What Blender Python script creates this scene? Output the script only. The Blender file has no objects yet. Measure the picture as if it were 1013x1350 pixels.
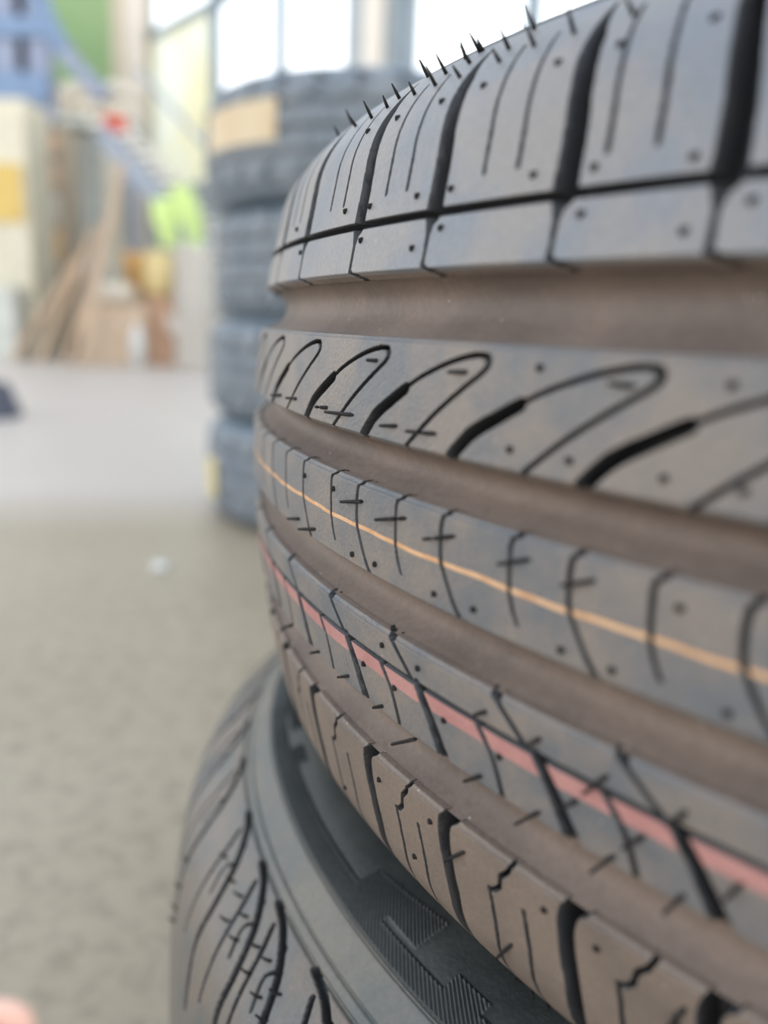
import bpy, bmesh, math, random
import numpy as np
from mathutils import Vector, Matrix
random.seed(7)
S = bpy.context.scene
C = S.collection
PI = math.pi
rad = math.radians

# ------------------------------------------------------------------ camera
F_PX, PITCH, ROLL, EYE = 1061.4, 0.2281, 0.0387, 0.357
fwd = Vector((0, math.cos(PITCH), -math.sin(PITCH)))
r0, u0 = Vector((1, 0, 0)), Vector((0, math.sin(PITCH), math.cos(PITCH)))
right = r0 * math.cos(ROLL) + u0 * math.sin(ROLL)
up = u0 * math.cos(ROLL) - r0 * math.sin(ROLL)
cam_data = bpy.data.cameras.new('camera')
cam = bpy.data.objects.new('camera', cam_data)
C.objects.link(cam)
cam.matrix_world = Matrix(((right.x, up.x, -fwd.x, 0), (right.y, up.y, -fwd.y, 0), (right.z, up.z, -fwd.z, EYE), (0, 0, 0, 1)))
cam_data.sensor_fit = 'VERTICAL'
cam_data.sensor_height = 36
cam_data.lens = F_PX / 1350 * 36
cam_data.clip_start = 0.01
cam_data.clip_end = 200
cam_data.dof.use_dof = True
cam_data.dof.focus_distance = 0.178
cam_data.dof.aperture_fstop = 5.9
S.camera = cam

# ------------------------------------------------------------------ world light and exposure
S.view_settings.view_transform = 'Standard'
S.view_settings.look = 'None'
S.view_settings.gamma = 1
S.view_settings.use_curve_mapping = False
S.view_settings.exposure = 0.48
W = bpy.data.worlds.new('daylight')
S.world = W
W.use_nodes = True
wn, wl = W.node_tree.nodes, W.node_tree.links
wn.clear()
tc = wn.new('ShaderNodeTexCoord'); sp = wn.new('ShaderNodeSeparateXYZ'); rp = wn.new('ShaderNodeValToRGB')
bg = wn.new('ShaderNodeBackground'); wo = wn.new('ShaderNodeOutputWorld')
wl.new(tc.outputs['Generated'], sp.inputs[0]); wl.new(sp.outputs['Z'], rp.inputs[0])
wl.new(rp.outputs[0], bg.inputs[0]); wl.new(bg.outputs[0], wo.inputs[0])
# daylight through the open sides of the hall, dimmer overhead where the roof is
for k, (p_, c_) in enumerate(((0.0, (1.0, .96, .90)), (.38, (.86, .93, 1.0)), (.72, (.36, .42, .5)))):
    e_ = rp.color_ramp.elements[k] if k < 2 else rp.color_ramp.elements.new(.5)
    e_.position = p_; e_.color = (*c_, 1)
bg.inputs[1].default_value = 1.9

# ------------------------------------------------------------------ helpers
def tag(o, label=None, cat=None, group=None, kind=None):
    if label: o['label'] = label
    if cat: o['category'] = cat
    if group: o['group'] = group
    if kind: o['kind'] = kind
    return o

def link(name, me, mat=None, parent=None):
    o = bpy.data.objects.new(name, me); C.objects.link(o)
    if mat: me.materials.append(mat)
    if parent: o.parent = parent
    return o

def empty(name, loc, label, cat, group=None, rz=0):
    o = bpy.data.objects.new(name, None); C.objects.link(o)
    o.location = loc; o.rotation_euler = (0, 0, rz); o.empty_display_size = 0.05
    return tag(o, label, cat, group)

def np_mesh(name, V, Q, smooth=True):
    V = np.ascontiguousarray(V, np.float32).reshape(-1, 3); Q = np.ascontiguousarray(Q, np.int32).reshape(-1, 4)
    me = bpy.data.meshes.new(name)
    me.vertices.add(len(V)); me.vertices.foreach_set('co', V.ravel())
    me.loops.add(Q.size); me.loops.foreach_set('vertex_index', Q.ravel())
    me.polygons.add(len(Q)); me.polygons.foreach_set('loop_start', np.arange(0, Q.size, 4, dtype=np.int32))
    me.update(calc_edges=True); me.validate()
    if smooth: me.polygons.foreach_set('use_smooth', np.ones(len(me.polygons), bool))
    return me

def grid_quads(nr, nc, wrap=False):
    i = np.arange(nr - 1)[:, None]; j = np.arange(nc if wrap else nc - 1)[None, :]
    a = i * nc + j; b = i * nc + (j + 1) % nc
    return np.stack([a, b, b + nc, a + nc], -1).reshape(-1, 4)

def bm_obj(name, bm, mat, parent=None, bevel=0.0, smooth=False):
    if bevel:
        bmesh.ops.bevel(bm, geom=list(bm.edges), offset=bevel, segments=2, profile=0.7, affect='EDGES')
    me = bpy.data.meshes.new(name); bm.to_mesh(me); bm.free()
    if smooth:
        for q in me.polygons: q.use_smooth = True
    return link(name, me, mat, parent)

def add_box(bm, c, s, rot=None):
    m = Matrix.Translation(c) @ (rot.to_4x4() if rot else Matrix()) @ Matrix.Diagonal((s[0], s[1], s[2], 1))
    return bmesh.ops.create_cube(bm, size=1, matrix=m)['verts']

def box(name, c, s, mat, parent=None, rot=None, bevel=0.0):
    bm = bmesh.new(); add_box(bm, c, s, rot)
    return bm_obj(name, bm, mat, parent, bevel)

def add_bar(bm, a, b, w, h):
    a, b = Vector(a), Vector(b); d = b - a
    q = d.to_track_quat('X', 'Z').to_matrix()
    add_box(bm, (a + b) / 2, (d.length, w, h), q)

def bar(name, a, b, w, h, mat, parent=None, bevel=0.0):
    bm = bmesh.new(); add_bar(bm, a, b, w, h)
    return bm_obj(name, bm, mat, parent, bevel)

def lathe(name, prof, mat, parent=None, seg=40, loc=(0, 0, 0)):
    a = np.linspace(0, 2 * PI, seg, endpoint=False)
    P = np.array(prof, float)
    V = np.stack([P[:, 0, None] * np.cos(a) + loc[0], P[:, 0, None] * np.sin(a) + loc[1], np.repeat(P[:, 1, None], seg, 1) + loc[2]], -1)
    return link(name, np_mesh(name, V, grid_quads(len(P), seg, True)), mat, parent)

def tube(name, pts, radii, mat, parent=None, sides=6):
    pts = [Vector(q) for q in pts]; V = []; n = len(pts)
    for i, q in enumerate(pts):
        t = (pts[min(i + 1, n - 1)] - pts[max(i - 1, 0)]).normalized()
        x = t.orthogonal().normalized(); y = t.cross(x)
        for k in range(sides):
            an = 2 * PI * k / sides
            V.append(q + (x * math.cos(an) + y * math.sin(an)) * radii[i])
    me = bpy.data.meshes.new(name)
    Fs = [[i * sides + k, i * sides + (k + 1) % sides, (i + 1) * sides + (k + 1) % sides, (i + 1) * sides + k] for i in range(n - 1) for k in range(sides)]
    Fs += [list(range(sides))[::-1], [(n - 1) * sides + k for k in range(sides)]]
    me.from_pydata([tuple(v) for v in V], [], Fs); me.update()
    for q in me.polygons: q.use_smooth = True
    return link(name, me, mat, parent)

# pixel of the photograph -> a point of the workshop at world depth Y, or on the floor
def ray(px, py):
    return fwd + right * ((px - 506.5) / F_PX) + up * ((675 - py) / F_PX)
def at(px, py, Y):
    d = ray(px, py); return Vector((0, 0, EYE)) + d * (Y / d.y)
def floor_at(px, py):
    d = ray(px, py); return Vector((0, 0, EYE)) + d * (-EYE / d.z)

# ------------------------------------------------------------------ materials
def mat_base(name):
    m = bpy.data.materials.new(name); m.use_nodes = True
    return m, m.node_tree.nodes, m.node_tree.links, m.node_tree.nodes['Principled BSDF']

def ramp(n, stops):
    r = n.new('ShaderNodeValToRGB'); e = r.color_ramp.elements
    while len(e) < len(stops): e.new(0.5)
    for k, (p, c) in enumerate(stops): e[k].position = p; e[k].color = (*c, 1)
    return r

def srgb(r, g, b):
    f = lambda c: c / 12.92 if c <= .04045 else ((c + .055) / 1.055) ** 2.4
    return (f(r / 255), f(g / 255), f(b / 255))

def rubber(name, base, dust, amount=0.5, scale=60.0, rough=0.5, speck=0.5, grain=0.0004, spec=0.5):
    """rubber with patches of dry dust, fine grain and a few pale specks"""
    m, n, l, b = mat_base(name)
    t = n.new('ShaderNodeTexCoord')
    a = n.new('ShaderNodeTexNoise'); a.inputs['Scale'].default_value = scale; a.inputs['Detail'].default_value = 5; a.inputs['Roughness'].default_value = .62
    l.new(t.outputs['Object'], a.inputs['Vector'])
    r = ramp(n, [(max(0, .62 - amount * .5), base), (min(1, .62 - amount * .5 + .22), dust)])
    l.new(a.outputs['Fac'], r.inputs[0])
    f = n.new('ShaderNodeTexNoise'); f.inputs['Scale'].default_value = scale * 22; f.inputs['Detail'].default_value = 3
    l.new(t.outputs['Object'], f.inputs['Vector'])
    fr = ramp(n, [(.3, (.86, .86, .86)), (.7, (1.1, 1.1, 1.1))]); l.new(f.outputs['Fac'], fr.inputs[0])
    mx = n.new('ShaderNodeMix'); mx.data_type = 'RGBA'; mx.blend_type = 'MULTIPLY'; mx.inputs['Factor'].default_value = .7
    l.new(r.outputs[0], mx.inputs['A']); l.new(fr.outputs[0], mx.inputs['B'])
    v = n.new('ShaderNodeTexVoronoi'); v.inputs['Scale'].default_value = 190; l.new(t.outputs['Object'], v.inputs['Vector'])
    vr = ramp(n, [(.03, (speck, speck, speck)), (.06, (0, 0, 0))]); l.new(v.outputs['Distance'], vr.inputs[0])
    m2 = n.new('ShaderNodeMix'); m2.data_type = 'RGBA'
    l.new(vr.outputs[0], m2.inputs['Factor']); l.new(mx.outputs['Result'], m2.inputs['A']); m2.inputs['B'].default_value = (.5, .45, .38, 1)
    l.new(m2.outputs['Result'], b.inputs['Base Color'])
    b.inputs['Roughness'].default_value = rough; b.inputs['Specular IOR Level'].default_value = spec
    bp = n.new('ShaderNodeBump'); bp.inputs['Strength'].default_value = .5; bp.inputs['Distance'].default_value = grain
    l.new(f.outputs['Fac'], bp.inputs['Height']); l.new(bp.outputs[0], b.inputs['Normal'])
    return m

def mottled(name, c1, c2, scale=8.0, rough=.6, spec=.4, bump=0.0, metal=0.0):
    m, n, l, b = mat_base(name)
    t = n.new('ShaderNodeTexCoord'); a = n.new('ShaderNodeTexNoise'); a.inputs['Scale'].default_value = scale; a.inputs['Detail'].default_value = 4
    l.new(t.outputs['Object'], a.inputs['Vector'])
    r = ramp(n, [(.35, c1), (.65, c2)]); l.new(a.outputs['Fac'], r.inputs[0]); l.new(r.outputs[0], b.inputs['Base Color'])
    b.inputs['Roughness'].default_value = rough; b.inputs['Specular IOR Level'].default_value = spec; b.inputs['Metallic'].default_value = metal
    if bump:
        bp = n.new('ShaderNodeBump'); bp.inputs['Strength'].default_value = .4; bp.inputs['Distance'].default_value = bump
        l.new(a.outputs['Fac'], bp.inputs['Height']); l.new(bp.outputs[0], b.inputs['Normal'])
    return m

def plain(name, rgb, rough=.6):
    c = srgb(*rgb)
    return mottled(name, tuple(x * .9 for x in c), tuple(min(1, x * 1.08) for x in c), 9, rough)

# ------------------------------------------------------------------ floor
m, n, l, b = mat_base('worn_concrete')
t = n.new('ShaderNodeTexCoord')
a = n.new('ShaderNodeTexNoise'); a.inputs['Scale'].default_value = 2.2; a.inputs['Detail'].default_value = 6; l.new(t.outputs['Object'], a.inputs['Vector'])
r = ramp(n, [(.3, srgb(160, 146, 123)), (.7, srgb(176, 162, 142))]); l.new(a.outputs['Fac'], r.inputs[0])
f = n.new('ShaderNodeTexNoise'); f.inputs['Scale'].default_value = 55; f.inputs['Detail'].default_value = 4; f.inputs['Roughness'].default_value = .7; l.new(t.outputs['Object'], f.inputs['Vector'])
fr = ramp(n, [(.36, (.62, .6, .56)), (.5, (1, 1, 1)), (.68, (1.12, 1.12, 1.1))]); l.new(f.outputs['Fac'], fr.inputs[0])
mx = n.new('ShaderNodeMix'); mx.data_type = 'RGBA'; mx.blend_type = 'MULTIPLY'; mx.inputs['Factor'].default_value = .6
l.new(r.outputs[0], mx.inputs['A']); l.new(fr.outputs[0], mx.inputs['B'])
# paler, pinkish far bay past a straight joint; window reflection also painted in
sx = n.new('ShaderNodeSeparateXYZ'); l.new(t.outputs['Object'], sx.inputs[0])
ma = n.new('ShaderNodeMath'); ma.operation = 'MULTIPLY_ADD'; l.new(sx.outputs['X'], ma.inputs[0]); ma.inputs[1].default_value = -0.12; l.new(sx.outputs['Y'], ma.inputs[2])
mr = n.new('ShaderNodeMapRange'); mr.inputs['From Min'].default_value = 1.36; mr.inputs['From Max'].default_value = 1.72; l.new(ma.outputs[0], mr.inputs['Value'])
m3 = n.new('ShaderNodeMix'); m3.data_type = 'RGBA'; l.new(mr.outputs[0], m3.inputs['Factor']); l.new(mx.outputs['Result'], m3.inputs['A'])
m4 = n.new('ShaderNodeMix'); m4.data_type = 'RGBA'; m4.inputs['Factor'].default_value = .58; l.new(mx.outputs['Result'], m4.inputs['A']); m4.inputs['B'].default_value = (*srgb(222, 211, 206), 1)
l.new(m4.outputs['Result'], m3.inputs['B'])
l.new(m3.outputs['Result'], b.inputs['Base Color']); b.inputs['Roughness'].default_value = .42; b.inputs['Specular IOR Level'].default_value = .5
bp = n.new('ShaderNodeBump'); bp.inputs['Strength'].default_value = .25; bp.inputs['Distance'].default_value = .002
l.new(f.outputs['Fac'], bp.inputs['Height']); l.new(bp.outputs[0], b.inputs['Normal'])
M_FLOOR = m
tag(box('floor', (0, 4, -.05), (16, 16, .1), M_FLOOR), kind='structure')

M_WALL = mottled('pale_plaster', srgb(205, 200, 186), srgb(216, 212, 200), 3, .8)
M_GREEN = mottled('green_paint', srgb(128, 156, 108), srgb(138, 164, 116), 2, .6)
M_PILASTER = mottled('beige_paint', srgb(190, 178, 158), srgb(198, 188, 168), 3, .7)
M_PILASTER2 = mottled('cream_paint', srgb(216, 206, 194), srgb(222, 213, 202), 3, .7)
M_FRAME = mottled('grey_window_steel', srgb(118, 134, 146), srgb(134, 148, 158), 5, .5)
M_COLUMN = mottled('grey_column_paint', srgb(150, 158, 162), srgb(162, 168, 170), 4, .7)
m, n, l, b = mat_base('clear_glass')
b.inputs['Base Color'].default_value = (1, 1, 1, 1); b.inputs['Roughness'].default_value = 0; b.inputs['IOR'].default_value = 1.02
b.inputs['Transmission Weight'].default_value = 1
M_GLASS = m
m, n, l, b = mat_base('frosted_glass')
for q in list(n):
    if q.type != 'OUTPUT_MATERIAL': n.remove(q)
tr = n.new('ShaderNodeBsdfTranslucent'); df = n.new('ShaderNodeBsdfDiffuse'); ms = n.new('ShaderNodeMixShader')
t = n.new('ShaderNodeTexCoord'); a = n.new('ShaderNodeTexNoise'); a.inputs['Scale'].default_value = 1.1; l.new(t.outputs['Object'], a.inputs['Vector'])
r = ramp(n, [(.4, srgb(238, 240, 232)), (.62, srgb(236, 232, 204))]); l.new(a.outputs['Fac'], r.inputs[0])
l.new(r.outputs[0], tr.inputs[0]); l.new(r.outputs[0], df.inputs[0]); ms.inputs[0].default_value = .35
l.new(tr.outputs[0], ms.inputs[1]); l.new(df.outputs[0], ms.inputs[2]); l.new(ms.outputs[0], n['Material Output'].inputs[0])
M_FROST = m

# back wall with the green panel and the two-tone pilaster
BY = 9.0
def wall_rect(name, x0, y0, x1, y1, Y, th, mat, floor=False, top=None):
    p = at(x0, y1, Y); q = at(x1, y0, Y)
    z0 = 0 if floor else p.z
    z1 = top or q.z
    return box(name, ((p.x + q.x) / 2, Y + th / 2, (z0 + z1) / 2), (abs(q.x - p.x), th, z1 - z0), mat)
tag(box('wall_back', (-5.0, BY + .1, 2.5), (4.9, .18, 5.0), M_WALL), kind='structure')
tag(wall_rect('trim_1', 58, -30, 163, 132, BY - .04, .04, M_GREEN), kind='structure')
pl = at(181, 200, BY)
tag(box('trim_2', (pl.x, BY - .06, 2.5), (.36, .16, 5.0), M_PILASTER), kind='structure')
tag(box('trim_3', (pl.x + .07, BY - .17, 2.5), (.15, .06, 5.0), M_PILASTER2), kind='structure')

# oblique window wall: starts in the far corner, comes towards the camera on the right
W0 = Vector((-2.55, 9.0, 0)); WD = Vector((.662, -.7495, 0)).normalized(); WN = Vector((-WD.y, WD.x, 0))
WROT = Matrix((WD, WN, Vector((0, 0, 1)))).transposed()
def wbox(bm, t0, t1, z0, z1, th=.12, off=0.0):
    c = W0 + WD * ((t0 + t1) / 2) + WN * off; c.z = (z0 + z1) / 2
    add_box(bm, c, (t1 - t0, th, z1 - z0), WROT)
SILL, TRANS, HEAD = 1.55, 3.1, 5.2
bm = bmesh.new(); wbox(bm, -.1, 12.5, 0, SILL, .24); wbox(bm, -.1, 12.5, HEAD, HEAD + .3, .24)
tag(bm_obj('wall_right', bm, M_COLUMN), kind='structure')
bays = [(0.0, 3.40), (3.86, 8.4), (8.86, 12.3)]
mull = [[0.0, 1.32, 2.36, 3.40], [3.86, 5.0, 6.12, 7.26, 8.4], [8.86, 10.0, 11.15, 12.3]]
for k, (t0, t1) in enumerate(((3.40, 3.86), (8.4, 8.86))):
    bm = bmesh.new(); wbox(bm, t0, t1, SILL, HEAD, .3)
    tag(bm_obj('trim_%d' % (4 + 2 * k), bm, M_COLUMN), kind='structure')
bm = bmesh.new(); wbox(bm, 3.70, 3.84, SILL, HEAD, .06, -.19)
tag(bm_obj('trim_5', bm, M_PILASTER2), kind='structure')
for k, ms_ in enumerate(mull):
    bm = bmesh.new()
    for q in ms_: wbox(bm, q - .03, q + .03, SILL, HEAD, .1)
    for z in (SILL + .03, TRANS, HEAD - .03): wbox(bm, ms_[0], ms_[-1], z - .035, z + .035, .09)
    win = tag(bm_obj('window_%d' % (k + 1), bm, M_FRAME), kind='structure')
    for i in range(len(ms_) - 1):
        for z0, z1 in ((SILL + .06, TRANS - .035), (TRANS + .035, HEAD - .06)):
            bm = bmesh.new(); wbox(bm, ms_[i] + .03, ms_[i + 1] - .03, z0, z1, .012)
            frost = k == 0 and i == 0 and z0 < 2
            o = bm_obj('window_pane', bm, M_FROST if frost else M_GLASS, win)
            if frost: tag(o, 'frosted cream pane under the transom')

# ------------------------------------------------------------------ clutter along the far wall
def cuboid(x0, y0, x1, y1, Y, dep):
    """centre and size of a box whose front face spans those pixels at depth Y"""
    p = at(x0, y1, Y); q = at(x1, y0, Y)
    return Vector(((p.x + q.x) / 2, Y + dep / 2, (p.z + q.z) / 2)), Vector((abs(q.x - p.x), dep, q.z - p.z))
def cbox(name, x0, y0, x1, y1, Y, dep, mat, parent=None, bevel=.01, floor=False):
    c, s = cuboid(x0, y0, x1, y1, Y, dep)
    if floor:
        top = c.z + s.z / 2; c.z = top / 2; s.z = top
    o = box(name, (0, 0, 0), s, mat, None, None, bevel)
    if parent: o.parent = parent; o.location = c - parent.location
    else: o.location = c
    return o

M_BLUE = plain('blue_rack_steel', (118, 140, 170)); M_GREYBLUE = plain('grey_blue_steel', (142, 150, 172))  # clutter colours here and below are paled to imitate haze
M_DARK = plain('dark_plastic', (84, 86, 98)); M_CREAM = plain('cream_enamel', (208, 201, 180)); M_YEL = plain('yellow_notice', (208, 178, 104))
M_WOODD = plain('brown_shelf_wood', (172, 158, 138)); M_PEACH = plain('peach_carton', (214, 172, 140)); M_SHEET = plain('grey_sheet', (196, 198, 190))
M_SACK = plain('white_sack', (232, 224, 208)); M_RED = plain('red_plastic', (196, 88, 72)); M_HIVIS = plain('hi_vis_cloth', (206, 230, 146))
M_PLANK = plain('planed_wood', (196, 170, 144)); M_ORANGE = plain('orange_plastic', (226, 180, 118)); M_CARTON = plain('cardboard', (212, 190, 166))
M_BROWN = plain('brown_cardboard', (196, 160, 134)); M_TRAY = plain('white_tray', (232, 228, 220)); M_STAIR = plain('stair_steel', (150, 158, 170))
M_WHITE = plain('white_plastic', (230, 232, 230)); M_BLACK = plain('black_plastic', (84, 86, 90))

# blue pallet rack, top left
c, s = cuboid(-60, 0, 62, 128, 7.4, .8)
rk = empty('pallet_rack', (c.x, c.y, 0), 'blue and grey steel pallet rack in the far left corner', 'rack')
for x in (-58, 22, 52): cbox('upright', x - 7, -60, x + 7, 470, 7.4, .09, M_GREYBLUE, rk, .006, True)
for y0, y1 in ((-50, -32), (22, 44), (96, 130)): cbox('beam', -66, y0, 60, y1, 7.36, .08, M_BLUE, rk)
cbox('shelf_panel', -60, 98, 58, 106, 7.46, .7, M_GREYBLUE, rk)
cbox('shelf_panel', -60, 24, 58, 32, 7.46, .7, M_GREYBLUE, rk)
for nm, pa, pb, mt in (('brace', (42, -20), (84, 68), M_BLUE), ('brace', (84, 68), (138, 128), M_GREYBLUE)):
    A, B = at(*pa, 7.4), at(*pb, 7.4); o = bar(nm, A, B, .1, .12, mt, None); o.parent = rk; o.location = -rk.location
for k, (x0, y0, x1, y1, w) in enumerate(((-30, 2, 15, 24, 'upper'), (-30, 54, 15, 98, 'middle'))):
    o = cbox('storage_crate', x0, y0, x1, y1, 7.55, .5, M_DARK); tag(o, 'dark crate on the %s beam level of the blue rack' % w, 'crate')

# cream cabinet with yellow notice
c, s = cuboid(-60, 130, 33, 380, 6.4, .5)
cb = empty('metal_cabinet', (c.x, c.y, 0), 'tall cream cabinet with a yellow notice beneath the blue rack', 'cabinet')
cbox('cabinet_body', -60, 130, 33, 440, 6.4, .42, M_CREAM, cb, .01, True)
cbox('cabinet_door', -52, 140, 30, 376, 6.37, .025, M_CREAM, cb, .004)
tag(cbox('notice', -20, 216, 27, 291, 6.35, .01, M_YEL, cb, 0), 'yellow notice sheet')
o = cbox('waste_bin', -30, 378, 17, 452, 6.1, .2, M_SHEET, None, .01, True); tag(o, 'grey waste bin in front of the cream cabinet', 'bin')
# open shelf with cartons
c, s = cuboid(34, 160, 78, 345, 6.9, .4)
sh = empty('shelving_unit', (c.x, c.y, 0), 'narrow open wooden shelving unit beside the cream cabinet', 'shelf')
for x in (34, 76): cbox('side_panel', x - 2, 165, x + 2, 470, 6.9, .4, M_WOODD, sh, .003, True)
for y in (165, 205, 248, 296, 345, 390): cbox('shelf_board', 33, y - 3, 77, y + 3, 6.9, .4, M_WOODD, sh, .003)
cbox('back_panel', 34, 165, 76, 460, 7.29, .02, M_DARK, sh, 0, True)
for x0, y0, x1, y1, mt, lb in ((46, 176, 72, 202, M_PEACH, 'peach carton on the top level of the open shelf'), (38, 216, 72, 245, M_PEACH, 'peach carton on the second level of the open shelf'),
        (40, 258, 57, 293, M_SACK, 'pale carton left on the third level of the open shelf'), (59, 256, 74, 293, M_SHEET, 'grey carton right on the third level of the open shelf'),
        (46, 304, 66, 342, M_SHEET, 'grey box on the fourth level of the open shelf'), (66, 302, 76, 342, M_ORANGE, 'orange box on the fourth level of the open shelf')):
    tag(cbox('carton', x0, y0, x1, y1, 6.86, .3, mt), lb, 'box')
o = lathe('paint_tub', [(0, 0), (.075, 0), (.085, .2), (.09, .22), (.07, .235), (0, .235)], M_WHITE); o.location = (at(57, 390, 7.05).x, 7.05, at(57, 387, 6.9).z); tag(o, 'white lidded tub on the lowest shelf board', 'tub')
o = lathe('bucket', [(0, 0), (.13, 0), (.16, .34), (.17, .35), (.15, .35), (.13, .03), (0, .03)], M_BLACK); q = floor_at(36, 458); o.location = (q.x, q.y, 0); tag(o, 'black bucket on the floor below the shelving', 'bucket')
# tall grey sheet
A, B = at(74, 460, 8.2), at(126, 146, 8.2)
o = box('sheet_panel', (0, 0, 0), (B.x - A.x, .03, B.z), M_SHEET, None, Matrix.Rotation(rad(-4), 3, 'X'), .004); o.location = ((A.x + B.x) / 2, 8.3, B.z / 2); tag(o, 'tall pale grey sheet leaning beside the shelving unit', 'panel')

def sack(px, py, Y, w, h, d, label, mat=None):
    bm = bmesh.new(); bmesh.ops.create_uvsphere(bm, u_segments=20, v_segments=12, radius=1)
    for v in bm.verts:
        x, y, z = v.co
        k = (abs(x) ** 3 + abs(y) ** 3 + abs(z) ** 3) ** (1 / 3)
        v.co = Vector((x / k * w / 2, y / k * d / 2, z / k * h / 2 + .012 * math.sin(9 * x + 5 * y)))
    o = bm_obj('sack', bm, mat or M_SACK, None, 0, True); o.location = at(px, py, Y); return tag(o, label, 'sack', 'white sacks stacked by the rack')
# mezzanine ledge carrying the sacks
lg = empty('work_platform', (at(110, 160, 7.45).x, 7.7, 0), 'pale platform on posts carrying white sacks', 'platform')
cbox('deck', 66, 156, 178, 163, 7.45, .5, M_SHEET, lg)
for x in (70, 174): cbox('post', x - 3, 163, x + 3, 468, 7.5, .05, M_STAIR, lg, .004, True)
tag(sack(84, 146, 7.65, .26, .14, .35, ''), 'white sack at the left end of the platform', 'sack')
tag(sack(122, 146, 7.65, .26, .14, .35, ''), 'white sack lying second on the platform', 'sack')
tag(sack(102, 124, 7.65, .34, .15, .35, ''), 'white sack laid across the two left sacks', 'sack')
tag(sack(153, 146, 7.65, .28, .14, .35, ''), 'white sack at the head of the stair', 'sack')
tag(sack(156, 122, 7.65, .24, .12, .35, ''), 'white sack topping the pile beside the green wall', 'sack')
# stair descending right
A, B = at(148, 168, 6.8), at(296, 335, 6.5)
st = empty('staircase', (A.x, A.y, 0), 'steel staircase with white treads descending from the platform', 'stairs')
for k in range(13):
    f_ = k / 12; P_ = A.lerp(B, f_)
    o = box('tread', P_ - st.location, (.30, .24, .035), M_TRAY, st, None, .005)
for dx, dy in ((0, -.14), (0, .14)):
    o = bar('stringer', A - st.location + Vector((-.05, dy, -.06)), B - st.location + Vector((-.05, dy, -.06)), .03, .14, M_STAIR, st)
    o2 = bar('handrail', A - st.location + Vector((.25, dy, .38)), B - st.location + Vector((.25, dy, .38)), .03, .03, M_STAIR, st)
bar('post', (B.x - st.location.x - .02, B.y - st.location.y, -0.0), (B.x - st.location.x - .02, B.y - st.location.y, B.z), .05, .05, M_STAIR, st)
o = box('toolbox', (0, 0, 0), (.17, .14, .12), M_RED, None, None, .012); o.location = A.lerp(B, 1 / 12) + Vector((-.02, -.05, .08)); tag(o, 'small red toolbox at the top of the staircase', 'toolbox')
def garment(px, py, Y, w, h, lean, label):
    nx, nz = 9, 14; V = []
    for side in (-1, 1):
        for j in range(nz):
            for i in range(nx):
                u, v = i / (nx - 1) * 2 - 1, j / (nz - 1)
                wid = w * (.62 + .38 * math.sin(PI * min(1, v * 1.25 + .12)) * .9)
                V.append((u * wid / 2 + lean * (v - .5), side * (.03 + .015 * math.cos(5 * u)) * (1 - abs(u) ** 4) , -v * h))
    Q = np.vstack([grid_quads(nz, nx), grid_quads(nz, nx)[:, ::-1] + nz * nx])
    o = link('safety_vest', np_mesh('safety_vest', V, Q), M_HIVIS); o.location = at(px, py, Y)
    return tag(o, label, 'vest')
garment(222, 262, 6.45, .26, .34, .02, 'yellow-green safety vest hanging left on the stair')
garment(250, 246, 6.39, .2, .44, .14, 'yellow-green safety vest slung right along the stair rail')
# planks leaning
for k, (a_, b_, lb) in enumerate((((18, 462), (118, 322), 'long brown plank leaning lowest to the left'), ((52, 466), (126, 300), 'brown plank leaning second from the left'), ((86, 467), (140, 296), 'pale plank leaning beside the cardboard box'), ((104, 467), (160, 215), 'tall brown plank leaning up towards the red toolbox'))):
    A = floor_at(*a_); Y_ = 6.0 - .14 * k; A = at(*a_, Y_); A.z = .02; B = at(*b_, Y_ + .12)
    o = bar('plank', A - A, B - A, .12, .035, M_PLANK, None, .004); o.location = A; tag(o, lb, 'plank', 'planks leaning on the far wall')
# cartons and tubs at the foot
tag(cbox('cardboard_box', 108, 402, 190, 470, 6.0, .4, M_CARTON, None, .01, True), 'large pale cardboard box on the floor by the far wall', 'box')
tag(cbox('cardboard_box', 194, 392, 229, 472, 6.15, .28, M_BROWN, None, .01, True), 'narrow brown cardboard box right of the pale one', 'box')
c, s = cuboid(146, 338, 198, 384, 6.25, .3)
tag(cbox('storage_box', 140, 384, 188, 474, 6.45, .35, M_CARTON, None, .01, True), 'carton standing behind the pale cardboard box', 'box')
o = lathe('tub', [(0, 0), (.13, 0), (.16, .26), (.175, .27), (.175, .3), (.15, .3), (.14, .05), (0, .05)], M_ORANGE); o.location = (c.x, 6.62, at(170, 386, 6.45).z); tag(o, 'orange tub on top of the carton pile', 'tub')
o = sack(152, 392, 6.15, .3, .15, .3, ''); tag(o, 'crumpled white bag on the pale cardboard box', 'bag'); o['group'] = 'loose bags'; o.name = 'plastic_bag'; o.location.z = at(152, 402, 6.0).z + .085
o = sack(212, 362, 6.2, .24, .34, .25, '', plain('cream_bag', (226, 206, 150))); tag(o, 'cream yellow bag on the brown cardboard box', 'bag'); o['group'] = 'loose bags'; o.name = 'paper_bag'; o.location.z = at(212, 392, 6.1).z + .17
o = lathe('bottle', [(0, 0), (.05, 0), (.052, .2), (.03, .25), (.018, .27), (.018, .3), (0, .3)], M_WHITE); q = floor_at(182, 482); o.location = (q.x, q.y, 0); tag(o, 'white bottle standing on the floor before the cartons', 'bottle')
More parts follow.
